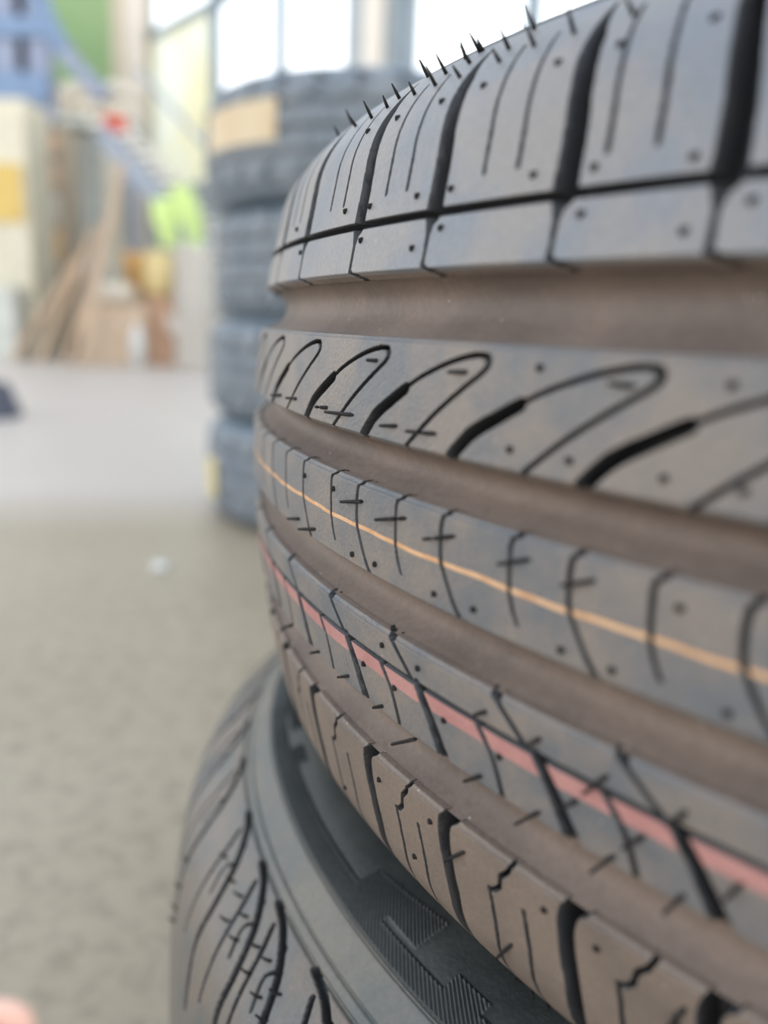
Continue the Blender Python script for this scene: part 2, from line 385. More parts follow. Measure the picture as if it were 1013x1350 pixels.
# white trays stacked behind the tyre pile
q = at(263, 470, 6.1); zt = 0
for k in range(7):
    w = .42 if k != 2 else .56
    o = lathe('plastic_tray', [(0, 0), (w * .44, 0), (w * .5, .10), (w * .52, .115), (w * .48, .115), (w * .42, .015), (0, .015)], M_TRAY, None, 4)
    o.rotation_euler = (0, 0, PI / 4); o.location = (q.x, 6.1, zt); zt += .122
    tag(o, ['lowest white tray of the stack behind the tyres', 'second white tray from the floor', 'widest white tray jutting out of the stack', 'white tray just above the jutting one', 'fifth white tray from the floor', 'white tray below the topmost', 'topmost white tray of the stack'][k], 'tray', 'white trays stacked behind the tyres')
# loose things on the floor
q = floor_at(-6, 550)
wc = empty('wheel_chock', (q.x, q.y, 0), 'dark rubber wheel chock at the left edge of the floor', 'wheel chock')
bm = bmesh.new(); vs = [bm.verts.new(v) for v in ((-.09, -.07, 0), (.07, -.07, 0), (.02, -.07, .115), (-.09, -.07, .115), (-.09, .07, 0), (.07, .07, 0), (.02, .07, .115), (-.09, .07, .115))]
for fi in ((0, 1, 2, 3), (7, 6, 5, 4), (0, 4, 5, 1), (1, 5, 6, 2), (2, 6, 7, 3), (3, 7, 4, 0)): bm.faces.new([vs[i] for i in fi])
bm_obj('wedge', bm, M_DARK, wc, .006)
tube('handle', [(-.05, 0, .112), (-.05, 0, .14), (-.01, 0, .14), (0, 0, .112)], [.007] * 4, M_DARK, wc)
q = floor_at(211, 752)
bm = bmesh.new(); bmesh.ops.create_icosphere(bm, subdivisions=3, radius=.011)
for v in bm.verts: v.co *= 1 + .25 * math.sin(v.co.x * 900) * math.cos(v.co.y * 700 + v.co.z * 500); v.co.z *= .6
o = bm_obj('paper_scrap', bm, M_WHITE, None, 0, True); o.location = (q.x, q.y, .006); tag(o, 'tiny crumpled white scrap lying on the concrete floor', 'scrap')

# ------------------------------------------------------------------ tyres
RB = dict(base=srgb(97, 99, 102), dust=srgb(122, 113, 106))
M_RIB = rubber('tread_rubber', RB['base'], RB['dust'], .5, 55, .5, .5)
M_RIB_UP = rubber('hazed_tread_rubber', srgb(116, 120, 127), srgb(132, 128, 126), .5, 45, .48, .4)  # paler and bluer than the other ribs: glare haze put into the colour
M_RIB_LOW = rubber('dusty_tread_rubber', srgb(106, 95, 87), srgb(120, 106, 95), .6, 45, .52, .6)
M_GROOVE = rubber('dusty_groove_rubber', srgb(98, 86, 79), srgb(116, 101, 91), .5, 30, .62, .7)
M_SIDE = rubber('sidewall_rubber', srgb(62, 66, 66), srgb(78, 78, 74), .4, 40, .55, .2)
M_CUT = rubber('shaded_cut_rubber', srgb(48, 49, 52), srgb(56, 56, 58), .5, 60, .6, 0)  # near-black, so the shade inside the cuts is painted into the rubber
M_SPEW = rubber('spew_rubber', srgb(30, 28, 28), srgb(40, 37, 36), .5, 90, .7, 0, spec=.2)
M_ORANGELINE = rubber('orange_marking', srgb(198, 148, 104), srgb(214, 172, 130), .5, 160, .6, .3)
M_PINKLINE = rubber('pink_marking', srgb(164, 114, 110), srgb(174, 126, 120), .5, 90, .6, .3)

def smooth(a, lo, hi):
    t = np.clip((a - lo) / (hi - lo), 0, 1); return t * t * (3 - 2 * t)

class Relief:
    """cut-outs of a tread, in mm along (s) and across (h) the tread"""
    def __init__(self): self.f = []
    def cut(self, pts, w, depth, w1=None, e=.13):
        self.f.append((np.array(pts, float), w, w if w1 is None else w1, depth, e))
    def depth(self, s, h, shear=None):
        sh = np.zeros(len(h)) if shear is None else shear
        mx_ = np.abs(sh).max(); D = np.zeros((len(h), len(s)))
        for P, w0, w1, dep, e in self.f:
            m = max(w0, w1) / 2 + .6
            c0, c1 = np.searchsorted(s, P[:, 0].min() - m - mx_), np.searchsorted(s, P[:, 0].max() + m + mx_)
            rr = np.where((h > P[:, 1].min() - m) & (h < P[:, 1].max() + m))[0]
            if c1 <= c0 or not len(rr): continue
            X, Y = np.meshgrid(s[c0:c1], h[rr]); X = X + sh[rr][:, None]; best = np.full(X.shape, 9.0)
            L = np.concatenate([[0], np.cumsum(np.hypot(*np.diff(P, axis=0).T))]); L /= L[-1]
            for k in range(len(P) - 1):
                a, b = P[k], P[k + 1]; d = b - a
                t = np.clip(((X - a[0]) * d[0] + (Y - a[1]) * d[1]) / (d @ d), 0, 1)
                dist = np.hypot(X - a[0] - t * d[0], Y - a[1] - t * d[1])
                hw = (w0 + (w1 - w0) * (L[k] + (L[k + 1] - L[k]) * t)) / 2
                best = np.minimum(best, dist - hw)
            d_ = dep * (1 - smooth(best, -e, e))
            blk = D[np.ix_(rr, np.arange(c0, c1))]
            D[np.ix_(rr, np.arange(c0, c1))] = np.maximum(blk, d_)
        return D

def catmull(P, n=4):
    P = np.array(P, float); Q = np.vstack([2 * P[0] - P[1], P, 2 * P[-1] - P[-2]]); o = []
    for i in range(1, len(Q) - 2):
        for t in np.linspace(0, 1, n, endpoint=False):
            o.append(.5 * (2 * Q[i] + (Q[i + 1] - Q[i - 1]) * t + (2 * Q[i - 1] - 5 * Q[i] + 4 * Q[i + 1] - Q[i + 2]) * t * t + (3 * Q[i] - Q[i - 1] - 3 * Q[i + 1] + Q[i + 2]) * t ** 3))
    o.append(P[-1]); return np.array(o)

class Tyre:
    """local frame: origin on the axis at mid height; s (mm) runs round the tread from the side that faces front"""
    def __init__(self, R, rfun, front):
        self.R, self.rf, self.front = R, rfun, front
    def xyz(self, s, r, h):
        a = self.front + np.asarray(s) / (self.R * 1000)
        return np.stack([r * np.cos(a), r * np.sin(a), h + 0 * a], -1)

# ---- main tyre
AX = Vector((.27949, .33129)); HC = EYE - .0414
def r_main(h):                                  # h in mm -> radius in mm
    a = np.abs(np.asarray(h, float)) / 1000
    return 1000 * (.33 - 1.578 * a * a - 25 * np.maximum(a - .075, 0) ** 2)
# s positive runs towards the left of the photograph, i.e. clockwise seen from above
front = math.atan2(-AX.y, -AX.x)
main = empty('car_tyre', (AX.x, AX.y, HC), 'large dusty car tyre in the foreground with an orange line round its tread', 'tyre')
RM = 330.0
def main_xyz(s, r, h):                           # mm -> metres, local
    a = front - np.asarray(s, float) / RM
    return np.stack([r * np.cos(a), r * np.sin(a), h + 0 * a], -1) / 1000
s_fine = np.concatenate([np.arange(-70, 0, .45), np.arange(0, 236, .17), np.arange(236, 330, .5)])
full = 2 * PI * RM
s_all = np.concatenate([s_fine, np.arange(330, full - 70, 9.0)])

cut = Relief()
# centre rib: long hooked sipes alternate with short ones
LONG = [(-3.2, 10.9), (-.2, 9.1), (.7, 6.4), (.4, 1), (-1.1, -2.5), (-3.1, -5.8), (-5, -8.2), (-6.7, -9.5)]
SHORT = [(-.9, 9.9), (.9, 8.1), (1.1, 5.4), (.7, .1), (-.3, -3.3), (-1.5, -5.6)]
for q in (-31, -2, 26.3, 53.2, 82.8, 112.7, 143.5, 174, 204, 234, 264, 294): cut.cut(catmull([(q + x, y) for x, y in LONG]), .8, 7)
for q in (-46, -16, 12, 38.9, 65, 96.8, 125.1, 158, 189, 219, 249, 279): cut.cut(catmull([(q + x, y) for x, y in SHORT]), .72, 7, .6)
# second rib: leaf-shaped loops
TH = [(.6, 18.6), (0, 19.7), (-4.2, 23.9), (-10.2, 27.4), (-14.6, 29.8)]
TN = [(-14.4, 29.8), (-19.9, 32.5), (-27.3, 35.2), (-33.3, 36.7), (-37.3, 37.1), (-38.7, 36.3), (-38.5, 35.1), (-36.4, 33.5), (-32.6, 31.1), (-25.2, 26), (-17.6, 19.8), (-16.8, 19)]
for q, k in ((-36, 1), (-6, 1), (24, 1), (53.2, 1), (82.3, 1), (112.1, .93), (143.9, .98), (178, 1), (209, 1), (239, 1), (269, 1), (299, 1)):
    cut.cut(catmull([(q + k * x, y) for x, y in TH]), 2.5, 7.8, 2.0, .22)
    cut.cut(catmull([(q + k * x, y) for x, y in TN], 5), .7, 7)
# upper shoulder: circumferential slit, wide transverse slots, edge sipes, paired thin sipes
cut.cut([(-90, 61.7), (350, 61.7)], 1.15, 6)
for q in (-46, -17, 12, 39.8, 66.2, 98.5, 128.3, 164, 195, 225, 255, 285):
    cut.cut(catmull([(q, 62.2), (q + .3, 70), (q + 1.5, 78), (q + 3.5, 85)]), 4.7, 8, 3.6, .3)
    cut.cut(catmull([(q + 3.5, 85), (q + 5, 89), (q + 6.2, 93)]), 3.6, 8, .3, .25)
    cut.cut([(q + .4, 61), (q + .5, 58.6)], 3.4, 1.3, 1.6)
    cut.cut(catmull([(q + .5, 58.8), (q + .5, 54), (q + .2, 52), (q - 4.4, 50.2)]), .9, 7)
    for d in (11.4, 19.8): cut.cut(catmull([(q + d, 67.3), (q + d + .6, 75), (q + d + 2, 82), (q + d + 4.5, 90)]), .75, 7, .5)
# fourth rib: slit, notched sipes above it, thick and thin sipes below it
cut.cut([(-90, -26.9), (350, -26.9)], .8, 5)
for q in (-14, 16, 43.3, 68.7, 99.8, 128, 159, 190, 220, 250, 280):
    cut.cut([(q + 1.2, -17.6), (q, -19), (q - 2.3, -21.5)], 2.4, 6, 1.0); cut.cut([(q - 2.3, -21.5), (q - 8.3, -26.4)], .95, 7)
for q in (-26, 4, 32.7, 57.8, 89.3, 118, 150, 180, 210, 240, 270):
    cut.cut(catmull([(q + .3, -26.9), (q - 3.3, -32), (q - 7, -38.3), (q - 8, -40)]), 1.9, 8, 3.0, .25)
for q in (-12, 16, 45, 72.3, 103.2, 134.1, 165, 195, 225, 255): cut.cut(catmull([(q, -27), (q - 3.6, -31.5), (q - 5.6, -36), (q - 7, -40.5)]), .9, 7)
# lower shoulder: slots, zigzag sipes, thin sipes
for q in (-34, -4, 25.2, 51, 82.9, 113, 148, 179, 209, 239, 269):
    cut.cut(catmull([(q - 2.6, -51.6), (q - .3, -53.7), (q + .8, -58), (q + .5, -65), (q - .5, -75), (q - .8, -90)]), 3.2, 8, 3.4, .3)
for q in (-46, -17, 12, 41.3, 70.6, 102, 136, 166, 196, 226, 256):
    cut.cut([(q - 6.8, -51.6), (q - 5.6, -55), (q - 3.4, -57.5), (q - 3, -60.2), (q - 1.4, -62), (q, -62.5), (q - .5, -66), (q - .9, -72), (q - 1, -87)], .75, 7)
for q in (-28, 2, 31, 61.6, 93.2, 126, 156, 186, 216, 246): cut.cut(catmull([(q, -61.8), (q - .8, -70), (q - .9, -79), (q - 1.5, -88)]), .75, 7, .6)

GD = 8.0; WD_ = 1.8                                        # groove depth
def rib(name, h0, h1, mat, lo_wall=True, hi_wall=True, chamfer_lo=0.0, label=None, step=.26, shear=None):
    hs, ds, he = [], [], []
    def wall(edge, sgn, ch):
        # from groove bottom up to the rounded edge; draught of 12 degrees
        pts = []
        for d in np.arange(WD_ + .5, .9 + ch, -.25): pts.append((edge + sgn * (.55 + .2 * d + ch * .6), d, edge + sgn * d * .55))
        for d in np.linspace(ch + .9, 0, 7): pts.append((edge + sgn * (.55 * (d / (ch + .9)) ** 1.6 + .2 * d * 0 + ch * .6 * (d / (ch + .9))), d, edge + sgn * d * .7))
        return pts
    rows = []
    if lo_wall: rows += wall(h0, -1, chamfer_lo)
    rows += [(h, 0, h) for h in np.linspace(h0 + .2, h1 - .2, int((h1 - h0) / step))]
    if hi_wall: rows += wall(h1, 1, 0)[::-1]
    rows = np.array(rows)
    H, D0, HE = rows.T
    sh = np.interp(HE, *shear) if shear else np.zeros(len(H))     # the rows follow the slant of the cuts
    D = cut.depth(s_fine, HE, sh)
    if s_all.size > s_fine.size: D = np.hstack([D, np.zeros((len(H), s_all.size - s_fine.size))])
    if name == 'tread_rib' and h1 > 60: D[:, s_fine.size:] = np.where(np.abs(H - 61.7)[:, None] < .5, 4, 0)
    depth = np.maximum(D0[:, None], D)
    r = r_main(np.clip(H, h0, h1))[:, None] - depth
    V = main_xyz(s_all[None] + sh[:, None], r, np.broadcast_to(H[:, None], r.shape))
    Q = grid_quads(len(H), s_all.size, True)[:, ::-1]
    me = np_mesh(name, V, Q); o = link(name, me, mat, main)
    me.materials.append(M_GROOVE); me.materials.append(M_CUT)   # dust lies in the open channels; shade inside the moulded cuts is painted dark
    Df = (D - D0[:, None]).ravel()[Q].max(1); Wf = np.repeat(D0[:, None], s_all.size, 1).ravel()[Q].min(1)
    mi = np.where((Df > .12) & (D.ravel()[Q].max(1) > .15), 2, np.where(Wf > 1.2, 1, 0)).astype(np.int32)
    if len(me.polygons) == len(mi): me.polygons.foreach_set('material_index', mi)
    if label: tag(o, label)
    return o
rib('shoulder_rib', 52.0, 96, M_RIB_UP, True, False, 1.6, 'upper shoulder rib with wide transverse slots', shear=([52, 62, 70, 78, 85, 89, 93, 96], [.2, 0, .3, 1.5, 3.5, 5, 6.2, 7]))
rib('tread_rib', 19.4, 38.3, M_RIB, label='rib with leaf-shaped looped sipes', shear=([18.6, 19.7, 23.9, 27.4, 29.8, 38], [.6, 0, -4.2, -10.2, -14.6, -31]))
rib('tread_rib', -8.8, 8.7, M_RIB, label='centre rib with short hooked sipes', shear=([-9.5, -8.2, -5.8, -2.5, 1, 6.4, 9.1, 10.9], [-6.7, -5, -3.1, -1.1, .4, .7, -.2, -3.2]))
rib('tread_rib', -39.2, -20.5, M_RIB, label='rib with a slit and a pink stripe', shear=([-40, -38.3, -32, -26.9, -26.4, -21.5, -19, -17.6], [-8, -7, -3.3, .3, .6, 6.6, 8.9, 10.1]))
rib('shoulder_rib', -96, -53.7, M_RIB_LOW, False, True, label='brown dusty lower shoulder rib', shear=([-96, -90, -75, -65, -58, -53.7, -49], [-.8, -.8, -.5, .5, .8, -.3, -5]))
for a, b in ((38.3, 52.0), (8.7, 19.4), (-20.5, -8.8), (-53.7, -39.2)):
    # the channel is a smooth round-bottomed trough between the two rib edges
    t = np.linspace(-1, 1, 31); H = (a + b) / 2 + t * ((b - a) / 2 - .45)
    r = r_main(H) - WD_ - (GD - WD_) * (1 - np.abs(t) ** 2.4)
    V = main_xyz(np.broadcast_to(s_all[::3], (31, s_all[::3].size)), r[:, None], H[:, None])
    link('tread_groove', np_mesh('tread_groove', V, grid_quads(31, s_all[::3].size, True)[:, ::-1]), M_GROOVE, main)

def stripe(name, h0, h1, wob, mat, label):
    H = np.linspace(h0, h1, 9); ss = s_fine[s_fine > -70]
    off = wob * (np.sin(ss / 5.3) + .6 * np.sin(ss / 1.9 + 1))
    HH = H[:, None] + off[None]
    # skip the places that the sipes cut through
    D = cut.depth(ss, H)
    r = r_main(HH) + .06
    V = main_xyz(np.broadcast_to(ss, HH.shape), r, HH)
    Q = grid_quads(9, ss.size); Df = D.ravel(); ok = (Df[Q].max(1) < .25)
    rng = np.random.RandomState(3)
    o = link(name, np_mesh(name, V, Q[ok][:, ::-1]), mat, main); tag(o, label)
stripe('painted_line', -.5, .4, .12, M_ORANGELINE, 'thin orange line round the centre rib')
stripe('painted_stripe', -30.6, -27.5, .08, M_PINKLINE, 'pink stripe below the slit of the fourth rib')

# sidewalls
def side(sgn, parent, prof, mat, name='sidewall', seg=200):
    P = catmull(prof, 5); a = np.linspace(0, 2 * PI, seg, endpoint=False)
    V = np.stack([P[:, 0, None] * np.cos(a), P[:, 0, None] * np.sin(a), np.repeat(sgn * P[:, 1, None], seg, 1)], -1) / 1000
    Q = grid_quads(len(P), seg, True)
    return link(name, np_mesh(name, V, Q if sgn < 0 else Q[:, ::-1]), mat, parent)
rs = float(r_main(96.0))
SW = [(rs, 96), (299, 99.2), (290, 102.2), (276, 104.3), (258, 104.8), (240, 102), (222, 95), (210, 87), (205, 82), (203, 78), (205, 74), (215, 74), (240, 88), (265, 94), (290, 90), (305, 80), (316, 50), (319, 10), (319.2, 0)]
side(1, main, SW, M_SIDE); side(-1, main, SW, M_SIDE)

# moulding spews: hairs lying over the ribs, upright hairs on the upper edge, stubs
HAIRS= [(117.4, 22.7, 129.3, 22.1), (131.0, 22.8, 135.2, 22.6), (99.8, 22.6, 104.1, 22.2), (87.2, 22.7, 94.9, 22.3), (80.9, 34.1, 84.6, 33.9), (109.9, 34.4, 112.1, 34.4), (151.9, 22.8, 157.6, 22.5), (167.1, 22.3, 175.0, 21.6), (109.6, 5.8, 118.4, 4.0), (94.2, 5.7, 103.3, 3.5), (79.5, 5.7, 86.9, 3.5), (134.8, -6.2, 150.5, -9.9), (145.6, -6.2, 152.7, -7.8), (61.7, 6.1, 67.5, 3.9), (49.3, 5.9, 54.3, 4.0), (47.3, 34.3, 51.0, 34.7), (89.3, -38.6, 98.3, -44.2), (70.8, -37.4, 74.5, -40.2), (118.6, -37.1, 122.2, -38.8), (103.0, -37.6, 105.3, -38.8), (136.3, -38.1, 140.0, -39.8), (69.6, -23.9, 71.5, -25.1), (77.1, -58.1, 82.6, -63.5), (162.2, -40.7, 196.4, -58.0), (57.2, -23.4, 58.9, -25.1), (44.2, -23.8, 47.7, -28.5), (31.6, -23.5, 33.5, -26.8), (49.5, -31.0, 51.2, -32.8), (56.9, -37.2, 61.6, -42.0), (37.4, -30.7, 40.4, -34.4), (42.2, -37.1, 45.8, -42.1), (23.0, -30.4, 24.8, -34.0), (30.8, -37.3, 33.2, -41.7), (65.4, -72.4, 70.5, -80.2), (29.4, -57.9, 31.8, -63.6), (65.5, -86.5, 63.3, -86.1), (69.6, -86.3, 68.7, -86.0), (61.0, -86.8, 59.8, -86.5)]
NUBS= [(142.5, 5.3), (124.6, 5.6), (104.6, -6.3), (114.4, -6.8), (84.2, -6.4), (73.4, -6.0), (64.4, 35.9), (33.5, 35.7), (68.3, 22.7), (56.3, 22.7), (40.6, 22.6), (29.7, 22.7), (35.7, 5.6), (97.5, -31.0), (81.0, -30.8), (110.2, -30.7), (89.0, -23.2), (66.1, -31.2), (101.8, -23.1), (87.9, -57.6), (96.6, -72.3), (108.3, -58.9), (132.7, -75.3), (97.5, -17.8), (45.1, -57.9), (56.2, -57.5), (54.0, -6.7), (44.8, -6.7), (27.5, -6.7), (94.3, 65.6), (105.2, 65.5), (124.3, 65.5), (137.5, 65.8), (95.0, 58.9), (103.3, 55.8), (125.5, 58.7), (94.2, 83.4), (107.1, 83.2), (124.8, 83.4), (139.8, 83.4), (163.1, 65.6), (176.6, 65.3), (163.9, 58.7), (63.0, 83.2), (47.6, 83.3), (75.4, 83.2), (73.3, 65.5), (61.1, 65.2), (44.8, 64.7), (61.8, 58.6), (44.1, 55.1), (35.6, 58.4)]
SPIKES= [(133.2, 95.9), (118.2, 91.3), (117.2, 88.4), (117.1, 95.3), (109.6, 91.4), (107.1, 87.7), (126.1, 88.5), (137.2, 90.2), (140.0, 88.6), (146.9, 87.6), (159.4, 88.2), (94.9, 87.8), (110.7, 99.9), (179.2, 92.9), (186.6, 91.2), (111.7, 100.0), (94.6, 99.9), (86.7, 88.7), (77.1, 88.5), (96.1, 90.7), (64.5, 88.2)]

def spew(s1, h1, s2, h2, lift, w=.42):
    pts = []; n_ = 6
    for k in range(n_):
        t = k / (n_ - 1); s = s1 + (s2 - s1) * t; h = h1 + (h2 - h1) * t
        pts.append(Vector(main_xyz(s, float(r_main(h1 + (h2 - h1) * t)) - .4 + (lift + .4) * (t ** .7), h).tolist()))
    tube('rubber_spew', pts, [w / 1000 * (1.15 - .35 * k / (n_ - 1)) for k in range(n_)], M_SPEW, main)
rg = random.Random(5)
def on_rubber(s1, h1): return cut.depth(np.array([s1 - .4, s1, s1 + .4]), np.array([h1 - .2, h1, h1 + .2])).max() < .4
for s1, h1, s2, h2 in HAIRS:
    if not on_rubber(s1, h1): s1 -= 1.6
    L_ = math.hypot(s2 - s1, h2 - h1)
    if L_ > 14: k = 9 / L_; s2 = s1 + (s2 - s1) * k; h2 = h1 + (h2 - h1) * k
    spew(s1, h1, s2, h2, 1.3)
for s1, h1 in SPIKES:
    h1 = min(h1, 94.5)
    s2 = s1 + rg.uniform(-.5, 1.2); a = (Vector(main_xyz(s1, float(r_main(min(h1, 96))) - .4, h1)))
    nrm = Vector(main_xyz(s1, 1000.0, 0)).normalized() * .55 + Vector((0, 0, 1)) * .83
    L_ = rg.uniform(2.6, 4.6) / 1000; b = a + nrm * L_ + Vector(main_xyz(s2, 300., 0) - main_xyz(s1, 300., 0))
    tube('rubber_spew', [a, a.lerp(b, .5), b], [.00042, .00036, .00014], M_SPEW, main)
for s1, h1 in NUBS:
    if not on_rubber(s1, h1): s1 += 2.8
    if not on_rubber(s1, h1): continue
    a = Vector(main_xyz(s1, float(r_main(h1)) - .4, h1)); b = Vector(main_xyz(s1 + .5, float(r_main(h1)) + .55, h1 - .15))
    tube('rubber_stub', [a, a.lerp(b, .8), b], [.0007, .00062, .0004], M_SPEW, main, 7)

# ---- lower tyre
LX = Vector((.247, .331)); LZ = .105
PR = np.array([(0, 330), (30, 329), (55, 325.5), (68, 321), (77, 314), (83, 306.5), (86, 302), (88, 299.5), (93, 295), (97.5, 290), (101, 283), (103.5, 272), (104.6, 258), (103, 240), (97, 225), (88, 212), (82, 206), (76, 204), (74, 214), (88, 240), (92, 270), (84, 298), (60, 314), (0, 319)], float)
lower = empty('car_tyre', (LX.x, LX.y, LZ), 'car tyre lying on the floor beneath the dusty one, its ribbed sidewall showing', 'tyre')
lfront = math.atan2(-LX.y, -LX.x)
def low_xyz(deg, r, h):
    a = lfront - np.radians(deg); return np.stack([r * np.cos(a), r * np.sin(a), h + 0 * a], -1) / 1000
d_fine = np.concatenate([np.arange(0, 10, .12), np.arange(10, 47, .045), np.arange(47, 80, .1)])
d_all = np.concatenate([d_fine, np.arange(80, 360, 2.0)])
lc = Relief()   # here s = degrees * 5.6 (mm), h = distance along the profile in mm from mid tread
PC = catmull(PR, 6); PL = np.concatenate([[0], np.cumsum(np.hypot(*np.diff(PC, axis=0).T))])
def arc_of(h): return np.interp(h, PC[:60, 0], PL[:60])
K = 5.6
def lcut(pts, w, dep, w1=None):
    lc.cut(catmull([(x * K, float(arc_of(y))) for x, y in pts]), w, dep, w1, .3)
for q in np.concatenate([np.arange(-9, 24, 5.3), [26.5, 31.7, 38.6], np.arange(44.5, 80, 6)]):
    lcut([(q + 5.6, 86.2), (q + 3.8, 85.2), (q + 1.9, 82), (q + .9, 78.5), (q + .2, 72.5), (q, 65), (q - .5, 56), (q - .9, 46)], 1.6, 5, 3.2)
    lcut([(q + 4.4, 84), (q + 3.6, 80.5), (q + 3.1, 76.5), (q + 2.5, 68), (q + 2.2, 58)], 1.3, 4)
    lcut([(q + 2.6, 84.2), (q + 1.9, 81.6), (q + 2.2, 79), (q + 1.5, 74)], .9, 3)
lc.cut([(-10, float(arc_of(86.6))), (460, float(arc_of(86.6)))], .9, 1.2, None, .5)
lc.cut([(-10, float(arc_of(89.1))), (460, float(arc_of(89.1)))], .8, 1.0, None, .3)
lc.cut([(-10, float(arc_of(96.6))), (460, float(arc_of(96.6)))], .6, .8, None, .3)
def rows_between(a0, a1, step): return np.arange(a0, a1, step)
A86, A105, AEND = float(arc_of(86.3)), PL[72] if len(PL) > 72 else PL[-1], PL[-1]
def low_part(name, arcs, mat, relief=None, label=None):
    h = np.interp(arcs, PL, PC[:, 0]); r = np.interp(arcs, PL, PC[:, 1])
    e = .4; th = np.interp(arcs + e, PL, PC[:, 0]) - np.interp(arcs - e, PL, PC[:, 0]); tr_ = np.interp(arcs + e, PL, PC[:, 1]) - np.interp(arcs - e, PL, PC[:, 1])
    L_ = np.hypot(th, tr_) + 1e-9; nr, nh = th / L_, -tr_ / L_
    D = np.hstack([lc.depth(d_fine * K, arcs), np.zeros((len(arcs), d_all.size - d_fine.size))])
    if relief is not None: D = D - relief(np.broadcast_to(d_all, D.shape), np.broadcast_to(arcs[:, None], D.shape))
    V = low_xyz(np.broadcast_to(d_all, D.shape), r[:, None] - D * nr[:, None], h[:, None] - D * nh[:, None])
    Q = grid_quads(len(arcs), d_all.size, True)[:, ::-1]
    me = np_mesh(name, V, Q); o = link(name, me, mat, lower); me.materials.append(M_CUT)  # deep cuts here get the same painted shade
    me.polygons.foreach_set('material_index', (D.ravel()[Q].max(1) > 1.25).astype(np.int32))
    if label: tag(o, label)
    return o
M_LOWTREAD = rubber('lower_tread_rubber', srgb(88, 92, 93), srgb(112, 103, 94), .55, 38, .42, .3)
M_LOWBAND = rubber('lower_shoulder_rubber', srgb(88, 92, 90), srgb(108, 104, 96), .5, 30, .5, .15)
M_LOWSIDE = rubber('lower_sidewall_rubber', srgb(50, 54, 54), srgb(66, 68, 66), .45, 30, .42, .15)  # darkened to carry the contact shade beneath the upper tyre
low_part('tread', np.concatenate([rows_between(0, arc_of(30), 6), rows_between(float(arc_of(30)), A86 + .01, .4), [A86]]), M_LOWTREAD, None, 'shoulder tread with wavy leaf-shaped sipes')
a_in = float(np.interp(-284, -PC[:60, 1], PL[:60]))
def r_of_arc(a): return np.interp(a, PL, PC[:, 1])
def serr(deg, arcs):
    """raised serrated band with a stepped inner edge, repeated round the sidewall"""
    rr = r_of_arc(arcs); inner = arcs < PL[70]
    rep = np.mod(deg - 13.0, 23.6) + 13.0
    edge = np.where(rep > 24.8, 284.3, np.where(rep > 21.6, 278.5 + (rep - 21.6) * .1, np.where(rep > 16.4, 285.6, np.where(rep > 14.2, 281.0, 284.3))))
    edge = np.where((rep > 19) & (rep < 24.6) & (rr < 284), 273.5 + (rep - 18.5) * .72, edge)
    band = smooth(rr, edge - .25, edge + .25) * (1 - smooth(rr, 290.2, 290.7)) * inner
    ph = deg * K * .92 + rr * 1.6
    tooth = np.abs(np.mod(ph / 1.75, 1) - .5) * 2
    fine = (deg < 80)
    rim = np.exp(-((rr - edge - .3) / .35) ** 2) * inner * .35
    lo2 = band * (.1 + 1.0 * tooth * fine)
    return lo2 + rim
A97 = float(arc_of(96.8))
low_part('shoulder_band', np.concatenate([rows_between(A86, A97, .3), [A97]]), M_LOWBAND, None, 'smooth dusty band outside the serrated ring')
low_part('sidewall', np.concatenate([[A97], rows_between(A97 + .3, float(np.interp(-268, -PC[:80, 1], PL[:80])), .3), rows_between(float(np.interp(-268, -PC[:80, 1], PL[:80])) + 2, AEND, 4), [AEND]]), M_LOWSIDE, serr, 'upper sidewall with a serrated decorative band')
PRm = [(r, h) for h, r in PR]
side(-1, lower, PRm, M_SIDE, 'sidewall')
for (dg, h) in ((32.1, 80.2), (30.6, 80.8), (29.0, 80.5), (29.9, 76.5), (28.2, 77.1), (26.7, 80.3), (25.4, 81.1), (25.8, 77.0), (23.4, 80.1), (24.2, 76.9), (23.0, 75.9), (34.5, 79.8), (38.1, 66), (37.6, 58), (37.3, 51), (37.5, 45)):
    r = float(np.interp(h, PC[:60, 0], PC[:60, 1]))
    a = Vector(low_xyz(dg, r - .5, h).tolist()); b = Vector(low_xyz(dg + .22, r + 1.2, h + .4).tolist()); b2 = Vector(low_xyz(dg + .55, r + 2.0, h + .5).tolist())
    tube('rubber_spew', [a, b, b2], [.00045, .0004, .0003], M_SPEW, lower)

